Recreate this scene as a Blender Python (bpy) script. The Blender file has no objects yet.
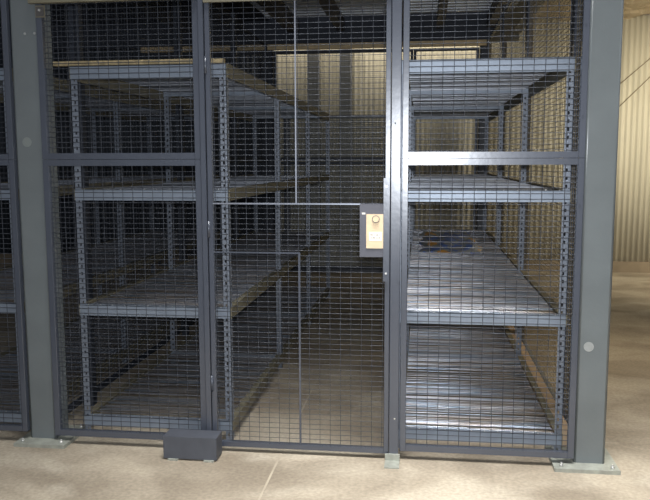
import bpy, math, random
from mathutils import Vector, Matrix
random.seed(7)
SC = bpy.context.scene
COL = SC.collection

# ------------------------------------------------------------------ materials
def nt(name):
    m = bpy.data.materials.new(name); m.use_nodes = True
    n = m.node_tree.nodes; n.clear()
    out = n.new('ShaderNodeOutputMaterial'); b = n.new('ShaderNodeBsdfPrincipled')
    m.node_tree.links.new(b.outputs[0], out.inputs[0])
    return m, m.node_tree, b

def mat(name, col, rough=.5, metal=0., var=.12, scale=9., bump=0., bscale=60., spec=.5):
    m, t, b = nt(name)
    N, L = t.nodes, t.links
    tc = N.new('ShaderNodeTexCoord')
    no = N.new('ShaderNodeTexNoise'); no.inputs['Scale'].default_value = scale; no.inputs['Detail'].default_value = 5
    L.new(tc.outputs['Object'], no.inputs['Vector'])
    r = N.new('ShaderNodeValToRGB')
    r.color_ramp.elements[0].position = .3; r.color_ramp.elements[1].position = .7
    r.color_ramp.elements[0].color = tuple(c*(1-var) for c in col)+(1,)
    r.color_ramp.elements[1].color = tuple(min(1, c*(1+var)) for c in col)+(1,)
    L.new(no.outputs['Fac'], r.inputs[0]); L.new(r.outputs[0], b.inputs['Base Color'])
    b.inputs['Roughness'].default_value = rough; b.inputs['Metallic'].default_value = metal
    b.inputs['Specular IOR Level'].default_value = spec
    if bump:
        n2 = N.new('ShaderNodeTexNoise'); n2.inputs['Scale'].default_value = bscale; n2.inputs['Detail'].default_value = 4
        L.new(tc.outputs['Object'], n2.inputs['Vector'])
        bp = N.new('ShaderNodeBump'); bp.inputs['Strength'].default_value = bump; bp.inputs['Distance'].default_value = .01
        L.new(n2.outputs['Fac'], bp.inputs['Height']); L.new(bp.outputs[0], b.inputs['Normal'])
    return m

M = {
 'frame': mat('blue_grey_paint', (.066, .076, .10), .27, .15, .06, 6, .03, 40, 1.),
 'column': mat('green_grey_paint', (.135, .152, .158), .27, 0, .08, 5, .06, 50),
 'dark_steel': mat('dark_steel', (.03, .036, .05), .5, .2),
 'darkbox': mat('charcoal_paint', (.066, .072, .088), .5, 0, .12, 14),
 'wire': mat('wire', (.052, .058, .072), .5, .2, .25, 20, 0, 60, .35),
 'sidewire': mat('warm_lit_side_wire', (.20, .16, .09), .5, .3, .25, 20),  # warm light from outside is put into the wire colour
 'spare': mat('galvanised_wire', (.50, .50, .46), .5, .1, .2, 15),
 'rod': mat('bright_rod', (.26, .28, .33), .35, .5),
 'beam': mat('shelf_beam', (.23, .27, .33), .42, .35, .1, 8, .05, 30),
 'post': mat('shelf_post', (.19, .215, .26), .42, .35, .12, 12),
 'tanbeam': mat('olive_beam', (.16, .145, .10), .55, .0, .18, 10),
 'slat': mat('deck_slat', (.40, .43, .49), .42, .5, .2, 7, .15, 25),
 'galv': mat('galvanised_plate', (.30, .31, .27), .5, .15, .2, 25, .1, 40),
 'bolt': mat('bolt', (.6, .6, .58), .35, .7),
 'brass': mat('brass', (.70, .55, .36), .5, .15, .08, 30),
 'label': mat('white_label', (.9, .86, .78), .6),
 'ink': mat('ink', (.25, .22, .2), .7),
 'hole': mat('dark_hole', (.01, .01, .012), .8),
 'cream': mat('cream_cap', (.27, .285, .28), .6, 0, .1, 40),
 'deck': mat('ceiling_steel', (.80, .85, .95), .4, .1, .1, 3),
 'joist': mat('joist', (.075, .07, .068), .6, .1),
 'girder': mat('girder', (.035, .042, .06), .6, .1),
 'ledger': mat('tan_ledger', (.74, .57, .33), .6, 0, .15, 12),
 'kerb': mat('kerb_concrete', (.22, .175, .12), .85, 0, .2, 4, .2, 30),
 'cable': mat('cable', (.24, .20, .13), .6),
 'greysteel': mat('wall_column_grey', (.27, .27, .25), .6),
}

def corr_mat(name, col):
    m, t, b = nt(name); N, L = t.nodes, t.links
    tc = N.new('ShaderNodeTexCoord'); mp = N.new('ShaderNodeMapping'); mp.inputs['Scale'].default_value = (3, 3, .5)
    no = N.new('ShaderNodeTexNoise'); no.inputs['Scale'].default_value = 2; no.inputs['Detail'].default_value = 6
    L.new(tc.outputs['Object'], mp.inputs[0]); L.new(mp.outputs[0], no.inputs['Vector'])
    r = N.new('ShaderNodeValToRGB')
    r.color_ramp.elements[0].position = .3; r.color_ramp.elements[0].color = tuple(c*.85 for c in col)+(1,)
    r.color_ramp.elements[1].position = .7; r.color_ramp.elements[1].color = tuple(c*1.08 for c in col)+(1,)
    L.new(no.outputs['Fac'], r.inputs[0]); L.new(r.outputs[0], b.inputs['Base Color'])
    b.inputs['Roughness'].default_value = .6
    return m
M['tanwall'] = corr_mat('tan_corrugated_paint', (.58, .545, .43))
M['unlitwall'] = corr_mat('unlit_corrugated_wall', (.035, .045, .06))  # near-black colour stands in for the unlit wall left of the cage

def insulation_mat():
    m, t, b = nt('insulation_facing'); N, L = t.nodes, t.links
    b.inputs['Base Color'].default_value = (.62, .50, .33, 1); b.inputs['Roughness'].default_value = .45
    tc = N.new('ShaderNodeTexCoord')
    v = N.new('ShaderNodeTexNoise'); v.inputs['Scale'].default_value = 7; v.inputs['Detail'].default_value = 6; v.inputs['Distortion'].default_value = 1.5
    L.new(tc.outputs['Object'], v.inputs['Vector'])
    bp = N.new('ShaderNodeBump'); bp.inputs['Strength'].default_value = 1; bp.inputs['Distance'].default_value = .06
    L.new(v.outputs[0], bp.inputs['Height']); L.new(bp.outputs[0], b.inputs['Normal'])
    return m
M['insul'] = insulation_mat()

def floor_mat():
    m, t, b = nt('concrete_floor'); N, L = t.nodes, t.links
    tc = N.new('ShaderNodeTexCoord')
    def noise(scale, det, sx=1, sy=1, dist=0):
        mp = N.new('ShaderNodeMapping'); mp.inputs['Scale'].default_value = (sx, sy, 1)
        n = N.new('ShaderNodeTexNoise'); n.inputs['Scale'].default_value = scale; n.inputs['Detail'].default_value = det
        n.inputs['Distortion'].default_value = dist
        L.new(tc.outputs['Object'], mp.inputs[0]); L.new(mp.outputs[0], n.inputs['Vector']); return n
    def ramp(src, p0, c0, p1, c1):
        r = N.new('ShaderNodeValToRGB'); e = r.color_ramp.elements
        e[0].position = p0; e[0].color = c0+(1,); e[1].position = p1; e[1].color = c1+(1,)
        L.new(src, r.inputs[0]); return r
    a = noise(1.7, 9, 1, 1.3, .8); ra = ramp(a.outputs['Fac'], .36, (.25, .21, .158), .62, (.40, .345, .265))
    # pale worn patches
    c = noise(1.3, 9, 1, 1.6, 1.0); rc = ramp(c.outputs['Fac'], .50, (0, 0, 0), .64, (1, 1, 1))
    mx = N.new('ShaderNodeMixRGB'); mx.inputs['Color2'].default_value = (.54, .485, .39, 1)
    fm = N.new('ShaderNodeMath'); fm.operation = 'MULTIPLY'; fm.inputs[1].default_value = .45
    L.new(rc.outputs[0], fm.inputs[0]); L.new(fm.outputs[0], mx.inputs['Fac']); L.new(ra.outputs[0], mx.inputs['Color1'])
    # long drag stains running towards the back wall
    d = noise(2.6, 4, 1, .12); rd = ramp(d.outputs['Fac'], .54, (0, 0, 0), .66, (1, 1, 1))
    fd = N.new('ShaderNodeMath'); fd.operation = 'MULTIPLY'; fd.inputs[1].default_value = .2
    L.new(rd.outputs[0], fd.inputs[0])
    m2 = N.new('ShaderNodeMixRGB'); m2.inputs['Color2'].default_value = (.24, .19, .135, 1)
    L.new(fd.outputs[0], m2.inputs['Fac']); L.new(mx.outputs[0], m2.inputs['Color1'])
    # fine speckle
    s = noise(55, 5); rs = ramp(s.outputs['Fac'], .3, (.8, .8, .8), .7, (1.1, 1.1, 1.1))
    m3 = N.new('ShaderNodeMixRGB'); m3.blend_type = 'MULTIPLY'; m3.inputs['Fac'].default_value = 1
    L.new(m2.outputs[0], m3.inputs['Color1']); L.new(rs.outputs[0], m3.inputs['Color2'])
    L.new(m3.outputs[0], b.inputs['Base Color'])
    b.inputs['Roughness'].default_value = .62; b.inputs['Specular IOR Level'].default_value = .3
    bp = N.new('ShaderNodeBump'); bp.inputs['Strength'].default_value = .25; bp.inputs['Distance'].default_value = .004
    L.new(s.outputs['Fac'], bp.inputs['Height']); L.new(bp.outputs[0], b.inputs['Normal'])
    return m
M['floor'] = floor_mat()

def film_mat():
    m, t, b = nt('crumpled_plastic'); N, L = t.nodes, t.links
    tc = N.new('ShaderNodeTexCoord')
    mp = N.new('ShaderNodeMapping'); mp.inputs['Scale'].default_value = (3., 1.6, 1)
    n = N.new('ShaderNodeTexNoise'); n.inputs['Scale'].default_value = 1.6; n.inputs['Detail'].default_value = 3
    L.new(tc.outputs['Object'], mp.inputs[0]); L.new(mp.outputs[0], n.inputs['Vector'])
    r = N.new('ShaderNodeValToRGB'); e = r.color_ramp.elements
    r.color_ramp.interpolation = 'CONSTANT'
    e[0].position = 0; e[0].color = (.85, .45, .08, 1); e[1].position = .38; e[1].color = (.36, .4, .47, 1)
    x = e.new(.50); x.color = (.08, .18, .6, 1)
    x = e.new(.57); x.color = (.30, .34, .42, 1)
    x = e.new(.66); x.color = (.10, .22, .65, 1)
    L.new(n.outputs['Fac'], r.inputs[0]); L.new(r.outputs[0], b.inputs['Base Color'])
    b.inputs['Roughness'].default_value = .3
    return m
M['film'] = film_mat()
def wire_deck_mat():
    # galvanised deck wire, some runs bluish, some with a brown tarnish
    m, t, b = nt('tarnished_deck_wire'); N, L = t.nodes, t.links
    tc = N.new('ShaderNodeTexCoord'); mp = N.new('ShaderNodeMapping'); mp.inputs['Scale'].default_value = (1.2, 14, 1)
    n = N.new('ShaderNodeTexNoise'); n.inputs['Scale'].default_value = 1.5; n.inputs['Detail'].default_value = 4
    L.new(tc.outputs['Object'], mp.inputs[0]); L.new(mp.outputs[0], n.inputs['Vector'])
    r = N.new('ShaderNodeValToRGB'); e = r.color_ramp.elements
    e[0].position = .36; e[0].color = (.26, .215, .17, 1); e[1].position = .5; e[1].color = (.42, .42, .45, 1)
    x = e.new(.62); x.color = (.24, .31, .40, 1); x = e.new(.70); x.color = (.85, .85, .9, 1)
    L.new(n.outputs['Fac'], r.inputs[0]); L.new(r.outputs[0], b.inputs['Base Color'])
    b.inputs['Metallic'].default_value = .85; b.inputs['Roughness'].default_value = .28
    return m
M['deckwire'] = wire_deck_mat()

# ------------------------------------------------------------------ mesh helper
class MB:
    def __init__(s): s.v = []; s.f = []; s.sm = []
    def box(s, x0, x1, y0, y1, z0, z1, bev=0.):
        n = len(s.v)
        if bev <= 0:
            s.v += [(x, y, z) for z in (z0, z1) for y in (y0, y1) for x in (x0, x1)]
            s.f += [tuple(n+i for i in q) for q in ((0,2,3,1),(4,5,7,6),(0,1,5,4),(2,6,7,3),(0,4,6,2),(1,3,7,5))]
            s.sm += [False]*6
        else:   # chamfered along the longest axis only
            d = [x1-x0, y1-y0, z1-z0]; ax = d.index(max(d))
            rng = [(x0, x1), (y0, y1), (z0, z1)]
            a, b_ = [i for i in range(3) if i != ax]
            (a0, a1), (b0, b1) = rng[a], rng[b_]
            prof = [(a0+bev,b0),(a1-bev,b0),(a1,b0+bev),(a1,b1-bev),(a1-bev,b1),(a0+bev,b1),(a0,b1-bev),(a0,b0+bev)]
            for e in rng[ax]:
                for p in prof:
                    c = [0,0,0]; c[ax] = e; c[a] = p[0]; c[b_] = p[1]; s.v.append(tuple(c))
            for i in range(8):
                j = (i+1) % 8; s.f.append((n+i, n+j, n+8+j, n+8+i)); s.sm.append(False)
            s.f.append(tuple(n+i for i in range(7, -1, -1))); s.f.append(tuple(n+8+i for i in range(8))); s.sm += [False]*2
        return s
    def tube(s, a, b, r, k=6, caps=True):
        a = Vector(a); b = Vector(b); d = (b-a).normalized()
        u = d.orthogonal().normalized(); w = d.cross(u); n = len(s.v)
        for p in (a, b):
            for i in range(k):
                t = 2*math.pi*i/k
                s.v.append(tuple(p+u*(r*math.cos(t))+w*(r*math.sin(t))))
        for i in range(k):
            j = (i+1) % k; s.f.append((n+i, n+j, n+k+j, n+k+i)); s.sm.append(True)
        if caps:
            s.f.append(tuple(n+i for i in range(k-1, -1, -1))); s.f.append(tuple(n+k+i for i in range(k))); s.sm += [False]*2
        return s
    def ring(s, c, r0, r1, y0, y1, k=24):   # annulus with its axis on Y
        n = len(s.v)
        for y in (y0, y1):
            for r in (r0, r1):
                for i in range(k):
                    t = 2*math.pi*i/k; s.v.append((c[0]+r*math.cos(t), y, c[1]+r*math.sin(t)))
        for i in range(k):
            j = (i+1) % k
            A, B, C_, D = n, n+k, n+2*k, n+3*k
            for q in ((A+i, A+j, B+j, B+i), (C_+i, D+i, D+j, C_+j), (B+i, B+j, D+j, D+i), (A+i, C_+i, C_+j, A+j)):
                s.f.append(q); s.sm.append(False)
        return s
    def quadbox(s, c, ux, uy, uz, hx, hy, hz):  # oriented box
        n = len(s.v); c = Vector(c)
        for k in (-1, 1):
            for j in (-1, 1):
                for i in (-1, 1): s.v.append(tuple(c+ux*(i*hx)+uy*(j*hy)+uz*(k*hz)))
        s.f += [tuple(n+i for i in q) for q in ((0,2,3,1),(4,5,7,6),(0,1,5,4),(2,6,7,3),(0,4,6,2),(1,3,7,5))]
        s.sm += [False]*6
        return s
    def build(s, name, m, parent=None, loc=None):
        me = bpy.data.meshes.new(name); me.from_pydata(s.v, [], s.f); me.update()
        me.polygons.foreach_set('use_smooth', s.sm)
        me.materials.append(m)
        o = bpy.data.objects.new(name, me); COL.objects.link(o)
        if parent: o.parent = parent
        if loc: o.location = loc
        return o

def thing(name, label, cat, loc=(0,0,0), rotz=0, group=None):
    o = bpy.data.objects.new(name, None); COL.objects.link(o)
    o.empty_display_size = .1
    o.location = loc; o.rotation_euler = (0, 0, rotz); o['label'] = label; o['category'] = cat
    if group: o['group'] = group
    return o
def tag(o, label, cat, group=None):
    o['label'] = label; o['category'] = cat
    if group: o['group'] = group
    return o
def struct(o):
    o['kind'] = 'structure'; return o
def copy_tree(o, parent=None):
    c = o.copy(); COL.objects.link(c)
    if parent: c.parent = parent
    for ch in list(o.children): copy_tree(ch, c)
    return c

# ------------------------------------------------------------------ setting
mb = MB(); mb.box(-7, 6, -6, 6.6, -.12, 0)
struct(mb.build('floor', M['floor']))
# saw-cut joint in the slab
struct(MB().box(-.684, -.674, -6, 6.5, -.001, .0012).build('trim_1', mat('joint_filler', (.37, .32, .245), .8)))

def corrugated(x0, x1, z0, z1, y, pitch=.068, amp=.010, n=8):
    m = MB(); steps = int((x1-x0)/pitch*n); 
    for k in range(steps+1):
        x = x0+(x1-x0)*k/steps
        yy = y+amp*math.cos(2*math.pi*(x-x0)/pitch)
        m.v += [(x, yy, z0), (x, yy, z1), (x, y+.03, z0), (x, y+.03, z1)]
    for k in range(steps):
        a = 4*k; m.f.append((a, a+4, a+5, a+1)); m.sm.append(True)
        m.f.append((a+2, a+3, a+7, a+6)); m.sm.append(False)
        m.f.append((a+1, a+5, a+7, a+3)); m.sm.append(False)
        m.f.append((a, a+2, a+6, a+4)); m.sm.append(False)
    return m
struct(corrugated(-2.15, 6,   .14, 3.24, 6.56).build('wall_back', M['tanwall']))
struct(corrugated(-7, -2.15, .14, 3.42, 6.56).build('wall_left', M['unlitwall']))
struct(MB().box(-7, 6, 6.53, 6.66, 0, .142).build('baseboard_back', M['kerb']))
# mezzanine deck over the cage: ribbed steel, seen from below
m = MB()
ys = []; y = -.3; pitch = .155
while y < 5.9:
    ys += [(y, 3.20), (y+.085, 3.20), (y+.092, 3.25), (y+.148, 3.25)]; y += pitch
for (yy, z) in ys: m.v += [(-1.92, yy, z), (1.05, yy, z), (-1.92, yy, z+.01), (1.05, yy, z+.01)]
for k in range(len(ys)-1):
    a = 4*k
    m.f += [(a, a+4, a+5, a+1), (a+2, a+3, a+7, a+6)]; m.sm += [False]*2
struct(m.build('ceiling', M['deck']))
struct(MB().box(-7, -1.925, -.3, 6.04, 3.2, 3.26).build('ceiling', M['girder']))  # dark material paints in the shade over the neighbouring cage
n = 2
for x in (-2.95, -2.3, -1.62, -1.02, -.25, .2, .8):
    w = .045 if x not in (-1.62,) else .07
    struct(MB().box(x-w, x+w, -.25, 6.04, 3.05, 3.198).build('trim_%d' % n, M['joist'])); n += 1
struct(MB().box(-7, 1.15, 6.05, 6.2, 2.90, 3.42).build('trim_%d' % n, M['girder'])); n += 1
struct(MB().box(-3.6, .76, 5.99, 6.05, 2.835, 2.90).build('trim_%d' % n, M['ledger'])); n += 1
struct(MB().box(1.06, 1.17, -.3, 6.04, 2.98, 3.24).build('trim_%d' % n, M['girder'])); n += 1
# crinkled insulation above the hall
m = MB(); nx, ny = 56, 40
for j in range(ny+1):
    for i in range(nx+1):
        x = 1.25+(6-1.25)*i/nx; y = 6.6-3.8*j/ny
        z = 3.262+.16*j/ny*3.8/1.6+random.uniform(-.014, .014)+.03*math.sin(x*9+y*4)*math.sin(y*5)
        m.v.append((x, y, z))
for j in range(ny):
    for i in range(nx):
        a = j*(nx+1)+i; m.f.append((a, a+1, a+nx+2, a+nx+1)); m.sm.append(False)
ins = m.build('ceiling', M['insul']); struct(ins)
ins.location.z = 0
sd = ins.modifiers.new('thick', 'SOLIDIFY'); sd.thickness = .04; sd.offset = 1

# ------------------------------------------------------------------ building columns
def column(x0, x1, y0, y1, h, label, mcol, plate=True, group=None):
    cx = (x0+x1)/2
    t = thing('steel_column', label, 'column', (cx, (y0+y1)/2, 0), 0, group)
    hx, hy = (x1-x0)/2, (y1-y0)/2
    z = .018 if plate else 0
    m = MB(); r = .013; pts = []
    for q, (cx_, cy_) in enumerate(((hx-r, hy-r), (-hx+r, hy-r), (-hx+r, -hy+r), (hx-r, -hy+r))):
        for k in range(7):
            a = math.pi/2*(q+k/6); pts.append((cx_+r*math.cos(a), cy_+r*math.sin(a)))
    n_ = len(pts)
    for zz in (z, h): m.v += [(p[0], p[1], zz) for p in pts]
    for k in range(n_):
        j = (k+1) % n_; m.f.append((k, j, n_+j, n_+k)); m.sm.append(k % 7 != 6)
    m.f.append(tuple(range(n_-1, -1, -1))); m.f.append(tuple(range(n_, 2*n_))); m.sm += [False]*2
    m.build('shaft', mcol, t)
    return t
cl = column(-2.012, -1.866, .022, .168, 3.04, 'green-grey square steel column at the left of the cage front, bolted to the floor', M['column'])
cr = column(.731, .877, .022, .168, 3.04, 'green-grey square steel column at the right corner of the cage front, beside the open floor', M['column'])
def plate(t, x0, x1, y0, y1):
    p = MB().box(x0, x1, y0, y1, 0, .018).build('base_plate', M['galv'], t)
    for bx in (x0+.035, x1-.03):
        for by in (y0+.03, y1-.03):
            MB().tube((bx, by, .018), (bx, by, .028), .009, 6).tube((bx, by, .028), (bx, by, .038), .005, 8).build('anchor_bolt', M['bolt'], p)
plate(cl, -.118, .155, -.16, .13)
plate(cr, -.172, .125, -.155, .13)
def disc(t, x, z, r, m_, name, k=20, y=-.073, th=.003):
    return MB().tube((x, y, z), (x, y-th, z), r, k).build(name, m_, t)
disc(cl, -.012, 1.545, .024, mat('dull_patch', (.17, .19, .185), .55), 'round_mark', th=.0006)['label'] = 'faint pale round mark on the column'
disc(cr, -.022, .583, .023, M['cream'], 'round_mark', th=.0015)['label'] = 'pale round mark low on the column'
for dx in (.005, .055): disc(cl, dx, 2.07, .006, M['bolt'], 'bolt', 8)
column(.69, .83, 6.1, 6.24, 2.9, 'dark steel column at the far back right corner of the cage', M['dark_steel'], False)
column(-2.06, -1.90, 6.1, 6.24, 2.9, 'dark steel column at the far back left corner of the cage', M['dark_steel'], False)
column(-1.50, -1.34, 6.36, 6.5, 3.35, 'grey steel column against the tan back wall, farther left of two', M['greysteel'], False)
column(-1.08, -.92, 6.36, 6.5, 3.35, 'grey steel column against the tan back wall, nearer the door latch of two', M['greysteel'], False)

# ------------------------------------------------------------------ wire mesh panels
def frame_rect(x0, x1, z0, z1, w=.027, d=.03, y=0):
    m = MB()
    m.box(x0, x0+w, y, y+d, z0, z1, .002); m.box(x1-w, x1, y, y+d, z0, z1, .002)
    m.box(x0+w, x1-w, y, y+d, z0, z0+w); m.box(x0+w, x1-w, y, y+d, z1-w, z1)
    return m
def wires(x0, x1, z0, z1, y=.015, px=.0508, pz=.0254, r=.0015, k=5, jit=.0):
    m = MB()
    nxx = int((x1-x0)/px); off = ((x1-x0)-nxx*px)/2
    for i in range(nxx+1):
        x = x0+off+i*px
        if x > x0+.004 and x < x1-.004: m.tube((x, y+r, z0), (x, y+r, z1), r, k, False)
    nz = int((z1-z0)/pz); off = ((z1-z0)-nz*pz)/2
    for i in range(nz+1):
        z = z0+off+i*pz+random.uniform(-jit, jit)
        if z > z0+.004 and z < z1-.004: m.tube((x0, y-r, z), (x1, y-r, z), r, k, False)
    return m
def panel(label, x0, x1, secs, loc=(0,0,0), rotz=0, group=None, wm='wire', fm='frame', w=.027, pz=.0254, px=.0508, k=5, name='mesh_panel', r=.0015):
    t = thing(name, label, 'wire mesh panel', loc, rotz, group)
    for (z0, z1) in secs:
        f = frame_rect(x0, x1, z0, z1, w).build('panel_frame', M[fm], t)
        wires(x0+w, x1-w, z0+w, z1-w, k=k, pz=pz, px=px, r=r).build('wire_mesh', M[wm], f)
    return t
SEAM = 1.458
pl = panel('wide dark wire mesh panel between the left column and the door', -1.864, -1.056, [(.045, SEAM-.001), (SEAM+.001, 2.235)], w=.03)
panel('wire mesh panel cut off by the left edge of the photo', -2.95, -2.014, [(.058, SEAM-.001), (SEAM+.001, 2.235)], w=.027)
pr = panel('wire mesh panel between the lock post and the right column', -.092, .729, [(.045, SEAM-.001), (SEAM+.001, 2.32)], w=.029)
# olive rail bolted along the top of the left panel
tr = MB().box(-1.885, -1.056, -.03, -.001, 2.203, 2.29, .002).build('top_rail', M['tanbeam'], pl); tr['label'] = 'olive tan rail along the top of the panel'
bk = MB().box(-1.858, -1.818, -.008, -.001, 2.145, 2.19).build('bracket', M['joist'], pl)
MB().box(-1.862, -1.814, -.004, -.0012, 2.140, 2.196).build('bracket_edge', M['tanbeam'], bk)
MB().tube((-1.836, -.008, 2.172), (-1.836, -.018, 2.172), .006, 8).build('bolt', M['bolt'], bk)
for z in (.25, .75, 1.25, 1.65, 2.05):
    MB().tube((.705+.008, -.0, z), (.705+.008, -.005, z), .004, 8).build('bolt', M['frame'], pr)

# posts either side of the door
def gpost(x0, x1, label, y0=-.012, y1=.035):
    t = thing('door_post', label, 'post', ((x0+x1)/2, 0, 0))
    h = (x1-x0)/2
    MB().box(-h, h, y0, y1, 0.006, 2.5, .003).build('shaft', M['frame'], t)
    return t
lp = gpost(-1.055, -1.029, 'slim blue-grey hinge post left of the mesh door')
rp = gpost(-.144, -.098, 'blue-grey latch post standing on a small foot right of the mesh door')
MB().box(-.04, .03, -.115, .035, 0, .006).box(-.04, .03, -.03, -.0125, .006, .035).build('foot_plate', M['galv'], rp)
for z in (1.62, .21): disc(rp, -.004 if z > 1 else .004, z, .004, M['hole'] if z > 1 else M['bolt'], 'screw_hole', 8, -.0125, .001)
MB().box(.012, .022, -.017, -.0125, .881, 1.368).build('strike_strip', M['frame'], rp)
# charcoal box around the hinge foot
fb = thing('foot_cover', 'charcoal sheet-metal box on the floor covering the foot of the hinge post', 'metal box', (-1.108, -.06, 0))
MB().box(-.128, .138, -.075, -.068, .008, .118, 0).box(-.128, -.122, -.068, .03, .008, .118).box(.132, .138, -.068, .03, .008, .118).box(-.122, .132, -.068, .03, .112, .118).build('cover', M['darkbox'], fb)
for x in (-.08, .10): MB().box(x-.025, x+.025, -.085, -.03, 0, .008).build('shim', M['galv'], fb)

# ------------------------------------------------------------------ the mesh door
dt = thing('mesh_door', 'hinged wire mesh door with a brass lock box, at the middle of the cage front', 'door', (-1.026, 0, 0))
D0, D1 = 0., .880
ox = 1.026
f = frame_rect(D0, D1, .028, 2.215, .024, .03).build('door_frame', M['frame'], dt)
wires(D0+.024, D1-.024, .052, 2.19).build('wire_mesh', M['wire'], f)
hd = MB().box(D0, D1, -.014, -.001, 2.186, 2.26).build('header_strip', M['tanbeam'], dt)
MB().box(.024, .74, .006, .011, 1.2415, 1.2475).build('cross_bar', M['rod'], dt)['label'] = 'thin bright cross bar level with the top of the lock'
MB().box(ox-.597, ox-.591, .006, .011, 1.248, 2.19).build('upright_bar', M['rod'], dt)['label'] = 'thin bright upright bar in the top half'
MB().box(ox-.586, ox-.576, .005, .011, .052, 1.004).build('upright_bar', M['frame'], dt)
MB().box(.024, ox-.576, .005, .011, 1.004, 1.011).build('cross_bar', M['frame'], dt)
lb = MB().box(ox-.288, ox-.1765, -.012, .045, .996, 1.246, 0).build('lock_box', mat('lock_grey', (.085, .088, .11), .5), dt)
bp_ = MB().box(ox-.257, ox-.177, -.0165, -.012, 1.038, 1.199, 0).build('brass_plate', M['brass'], lb)
MB().ring((ox-.212, 1.176), .0145, .0185, -.021, -.0165).build('knob_ring', M['ink'], lb)
MB().tube((ox-.212, -.0165, 1.176), (ox-.212, -.028, 1.176), .0135, 20).build('knob', M['brass'], lb)
MB().box(ox-.244, ox-.183, -.0175, -.0165, 1.074, 1.116).build('label_plate', M['label'], lb)
m = MB()
for (z, xs) in ((1.102, ((-.238, -.226), (-.223, -.217), (-.211, -.199), (-.196, -.19))), (1.088, ((-.236, -.231), (-.227, -.214), (-.209, -.203), (-.2, -.19)))):
    for a, b in xs: m.box(ox+a, ox+b, -.0182, -.0175, z-.002, z+.002)
m.build('lettering', M['ink'], lb)
MB().box(ox-.278, ox-.262, -.0126, -.012, 1.198, 1.206).build('paint_chip', M['label'], lb)
ga = MB().box(ox-.176, ox-.150, -.020, -.013, .881, 1.368, 0).build('latch_guard', M['frame'], dt)
for z in (1.33, .92): MB().tube((ox-.163, -.020, z), (ox-.163, -.024, z), .005, 10).build('bolt', M['bolt'], ga)
for z in (.35, 1.12, 1.9):
    MB().tube((.004, -.0062, z-.04), (.004, -.0062, z+.04), .0055, 10).build('hinge', M['frame'], dt)

# ------------------------------------------------------------------ cage sides and back
XS = .80
cuts = [.175, .66, 2.49, 4.32, 6.05]
ord_ = ['nearest', 'second', 'third', 'farthest']
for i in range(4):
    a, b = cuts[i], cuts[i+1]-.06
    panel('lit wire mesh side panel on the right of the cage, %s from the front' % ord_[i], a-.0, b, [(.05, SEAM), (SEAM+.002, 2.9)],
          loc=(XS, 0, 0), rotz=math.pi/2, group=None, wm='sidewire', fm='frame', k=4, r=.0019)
    if i < 3:
        t = thing('cage_post', 'slim dark post of the right side mesh wall, %s from the front' % ord_[i], 'post', (XS, b+.03, 0))
        MB().box(-.03, .018, -.029, .029, 0, 2.97, .003).build('shaft', M['dark_steel'], t)
XD = -1.945
for i in range(4):
    a, b = cuts[i], cuts[i+1]-.06
    panel('dim wire mesh dividing panel behind the left column, %s from the front' % ord_[i], a, b, [(.05, SEAM), (SEAM+.002, 2.9)],
          loc=(XD, 0, 0), rotz=math.pi/2, wm='wire', fm='dark_steel', k=4)
    if i < 3:
        t = thing('cage_post', 'slim dark post of the left dividing mesh wall, %s from the front' % ord_[i], 'post', (XD, b+.03, 0))
        MB().box(-.03, .018, -.029, .029, 0, 2.97, .003).build('shaft', M['dark_steel'], t)
bx = [-1.895, -.12, .685]
bl = ['wide one straight through the door', 'narrow one behind the right shelving']
for i in range(2):
    panel('wire mesh panel of the cage back, %s' % bl[i], bx[i], bx[i+1]-.004, [(.05, SEAM-.02), (SEAM, 2.83)], loc=(0, 6.12, 0), wm='wire', fm='dark_steel', w=.035, k=4)
panel('dark wire mesh panel at the back of the neighbouring cage', -3.5, -2.07, [(.05, SEAM-.02), (SEAM, 2.83)], loc=(0, 6.12, 0), fm='dark_steel', w=.035, k=4)

# spare mesh panels leaning on the back wall
def spare(x, y, lean, label):
    t = thing('spare_mesh_panel', label, 'wire mesh panel', (x, y, .0), 0, 'spare mesh panels leaning behind the cage')
    t.rotation_euler = (-lean, 0, 0)
    f = frame_rect(-.75, .75, .0, 2.03, .03, .025).build('panel_frame', M['frame'], t)
    wires(-.72, .72, .03, 2.0, .012, .0508, .0254, .0036, 4, .002).build('wire_mesh', M['spare'], f)
# (placed below, after their number was settled)
SP = [(-1.04, 6.22, 'spare mesh panel standing behind the cage back, frontmost of the leaning stack'),
      (-1.00, 6.262, 'spare mesh panel standing behind the cage back, middle of the leaning stack'),
      (-1.06, 6.304, 'spare mesh panel standing behind the cage back, rearmost of the leaning stack')]
for x, y, l in SP: spare(x, y, .01, l)

# ------------------------------------------------------------------ shelving
def angle_post(h, sx, sy):
    # slotted angle: corner at the origin, flanges towards +sx and +sy
    m = MB(); W = .036; th = .0025; hp = .0381; hh = .016
    def flange(axis):
        for (a, b) in ((0, .016), (.025, W)):
            if axis == 'x': m.box(min(0, 0)+sx*a if sx > 0 else -b, sx*b if sx > 0 else -a, 0 if sy > 0 else -th, th if sy > 0 else 0, 0, h)
            else: m.box(0 if sx > 0 else -th, th if sx > 0 else 0, sy*a if sy > 0 else -b, sy*b if sy > 0 else -a, 0, h)
        z = .0
        while z < h:
            z1 = min(h, z+hp-hh)
            a, b = .016, .025
            if axis == 'x': m.box(a if sx > 0 else -b, b if sx > 0 else -a, 0 if sy > 0 else -th, th if sy > 0 else 0, z, z1)
            else: m.box(0 if sx > 0 else -th, th if sx > 0 else 0, a if sy > 0 else -b, b if sy > 0 else -a, z, z1)
            z += hp
    flange('x'); flange('y')
    return m
rv = [None]
LV = [.105, .703, 1.305, 1.925]
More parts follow.
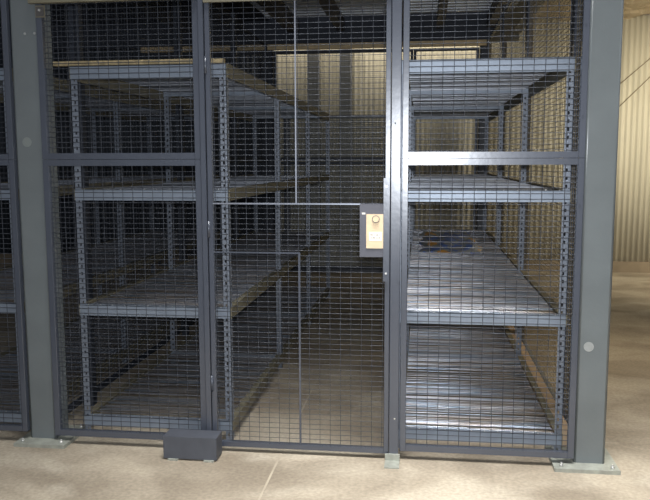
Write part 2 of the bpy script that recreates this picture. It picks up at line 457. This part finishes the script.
def shelving(label, x0, x1, y0, bay, nb, tan_sides=True, topz=None):
    t = thing('shelving_unit', label, 'shelving', (x0, y0, 0))
    Wd = x1-x0; Ln = bay*nb
    lv = LV
    for i in range(nb+1):
        for s in (0, 1):
            sy = 1 if i < nb else -1
            p = angle_post(lv[-1], 1 if s == 0 else -1, sy).build('post', M['post'], t)
            p.location = (0 if s == 0 else Wd, i*bay, 0)
    for li, z in enumerate(lv):
        hgt = .055 if li < 3 else .066
        for i in range(nb+1):
            yy = i*bay
            m = MB()
            e = .0365 if i else .0
            if i == 0: m.box(.002, Wd-.002, -.0045, -.0005, z-hgt, z, 0).box(.002, Wd-.002, -.0045, .025, z-.003, z+.0005)
            else: m.box(.003, Wd-.003, yy-.006, yy-.003, z-.034, z-.006)
            o = m.build('cross_beam', M['beam'], t)
            if i == 0:
                for k in range(12 if li < 3 else 0):
                    if rv[0] is None: rv[0] = MB().tube((0, 0, 0), (0, 0, .003), .003, 6).build('rivet', M['bolt'], o); c = rv[0]
                    else: c = rv[0].copy(); COL.objects.link(c); c.parent = o
                    c.location = (.05+k*(Wd-.1)/11, .0015, z+.0005)
        for i in range(nb):
            for s in (0, 1):
                xx = -.0045 if s == 0 else Wd+.0005
                m = MB().box(xx, xx+.004, i*bay+.002, (i+1)*bay-.002, z-hgt, z+.0005)
                if s == 0: m.box(-.0045, .030, i*bay+.04, (i+1)*bay-.04, z+.0005, z+.003)
                else: m.box(Wd-.030, Wd+.0045, i*bay+.04, (i+1)*bay-.04, z+.0005, z+.003)
                m.build('side_beam', M['tanbeam'], t)
            # deck: close steel wires and slats laid across the unit
            m = MB(); y = i*bay+.030; ye = (i+1)*bay-.012
            while y < ye:
                a = random.gauss(0, .13); c = random.uniform(-.0012, .0012)
                dy = random.gauss(0, .0016); dz = random.gauss(0, .0008)
                if li >= 2:
                    uy = Vector((0, math.cos(a), math.sin(a))); uz = Vector((0, -math.sin(a), math.cos(a)))
                    ux = Vector((1, dy*2, dz*2)).normalized()
                    m.quadbox((Wd/2, y, z-.009+c), ux, uy, uz, Wd/2-.034, random.choice((.008, .0095, .0105)), .0022)
                    y += random.choice((.022, .024, .026))
                else:
                    r = random.choice((.0020, .0026, .0034)) if li else random.choice((.0018, .0024, .0034))
                    m.tube((.034, y-dy, z-.008-dz+c), (Wd-.034, y+dy, z-.008+dz+c), r, 6, False)
                    y += (.0095+min(.03, random.expovariate(1/.006))) if li else (.011+min(.04, random.expovariate(1/.010)))
            m.build('deck', M['slat'] if li >= 2 else M['deckwire'], t)
    return t
sl = shelving('long four-level steel shelving along the left of the cage, beside the door', -1.772, -.962, .15, 1.40, 3)
sr = shelving('long four-level steel shelving along the right side wall, behind the lock post', -.113, .699, .15, 1.55, 3)
cb = MB().box(0, .052, 0, 4.4, 0, .095, .004).build('timber_board', mat('worn_timber', (.48, .35, .22), .75, 0, .2, 6), None, (.712, .24, 0))
tag(cb, 'brown timber board on edge along the floor between the right shelving and the side mesh', 'timber board')
tb = MB().box(0, .885, 0, .038, 0, .023, .003).build('timber_batten', mat('tan_timber', (.34, .27, .15), .7, 0, .35, 40), None, (-1.862, .152, 1.9295))
tag(tb, 'thin tan timber batten lying along the front of the top left shelf', 'batten')
sn = shelving('dim steel shelving in the neighbouring cage, left of the left column', -2.93, -2.10, .15, 1.40, 3)

# film lying on the third shelf
m = MB(); nx, ny = 34, 26
for j in range(ny+1):
    for i in range(nx+1):
        x = .0+.50*i/nx; y = 2.55+2.0*j/ny
        edge = min(i, nx-i, j, ny-j)/4
        z = .7065+.001+min(1, edge)*(.022+.018*math.sin(x*23+y*7)*math.sin(y*11-x*5)+random.uniform(0, .006))
        m.v.append((x+.02*math.sin(y*9), y+.03*math.sin(x*12), z))
for j in range(ny):
    for i in range(nx):
        a = j*(nx+1)+i; m.f.append((a, a+1, a+nx+2, a+nx+1)); m.sm.append(True)
fo = m.build('plastic_film', M['film']); tag(fo, 'crumpled blue and orange plastic film at the back of a right-hand shelf', 'plastic film')
sd = fo.modifiers.new('thick', 'SOLIDIFY'); sd.thickness = .001; sd.offset = 1

# bracing cables before the tan wall at the far right
def cable(a, b, label):
    t = MB().tube((0, 0, 0), tuple(Vector(b)-Vector(a)), .0055, 8).build('brace_cable', M['cable'], None, a)
    tag(t, label, 'cable')
cable((2.35, 6.541, 2.30), (3.4, 6.541, 3.225), 'upper of two diagonal cables crossing the tan wall at far right')
cable((2.30, 6.541, 1.95), (3.5, 6.541, 3.17), 'lower of two diagonal cables crossing the tan wall at far right')

# ------------------------------------------------------------------ lights
def area(name, loc, tgt, size, power, col=(1, 1, 1), sy=None):
    l = bpy.data.lights.new(name, 'AREA'); l.energy = power; l.color = col; l.size = size
    if sy: l.shape = 'RECTANGLE'; l.size_y = sy
    o = bpy.data.objects.new(name, l); COL.objects.link(o); o.location = loc
    o.rotation_euler = (Vector(tgt)-Vector(loc)).to_track_quat('-Z', 'Y').to_euler()
    return o
fl = area('camera_flash', (0.02, -3.56, 1.52), (-.2, 0, 1.15), .05, 80, (.93, .96, 1))
o = area('hall_light', (3.4, 3.9, 3.05), (3.0, 6.5, 1.5), .5, 74, (1, .90, .70), 2.6); o.data.spread = math.radians(110)
o = area('hall_light', (.2, -1.5, 5.0), (.1, -.75, 0), 2.4, 74, (.98, .97, .95), 1.6); o.data.spread = math.radians(58)
area('back_wall_fill', (-.5, 6.3, 3.28), (-.5, 6.55, 1.6), 2.8, 13, (1, .9, .74), .1)  # added lamp, unseen behind the girder, to brighten the tan wall
o = area('cage_light', (1.9, 2.2, 3.1), (.8, 1.8, 1.0), .3, 18, (1, .82, .56), 3); o.data.spread = math.radians(90)

w = bpy.data.worlds.new('World'); SC.world = w; w.use_nodes = True
w.node_tree.nodes['Background'].inputs[0].default_value = (.85, .9, 1, 1)
w.node_tree.nodes['Background'].inputs[1].default_value = .17

# ------------------------------------------------------------------ camera
F, YAW, PIT, ROL, DD, H = 754.64, .12746, .11768, -.0028, 3.551, 1.4487
def ray(u, v):
    c, s = math.cos(-ROL), math.sin(-ROL); u, v = u*c-v*s, u*s+v*c
    xr, fw, up = u/F, 1, -v/F
    c, s = math.cos(PIT), math.sin(PIT); yf = fw*c+up*s; z = -fw*s+up*c
    c, s = math.cos(YAW), math.sin(YAW)
    return Vector((xr*c-yf*s, xr*s+yf*c, z))
fwd = ray(0, 0); rt = (ray(1, 0)-fwd).normalized(); up = (fwd-ray(0, 1)).normalized(); fwd.normalize()
cd = bpy.data.cameras.new('Camera'); cam = bpy.data.objects.new('Camera', cd); COL.objects.link(cam)
mw = Matrix((rt, up, -fwd)).transposed().to_4x4(); mw.translation = (0, -DD, H); cam.matrix_world = mw
cd.sensor_width = 36; cd.lens = F*36/650; cd.clip_start = .05
SC.camera = cam
SC.view_settings.view_transform = 'Standard'; SC.view_settings.look = 'None'
SC.view_settings.exposure = 0; SC.view_settings.gamma = 1
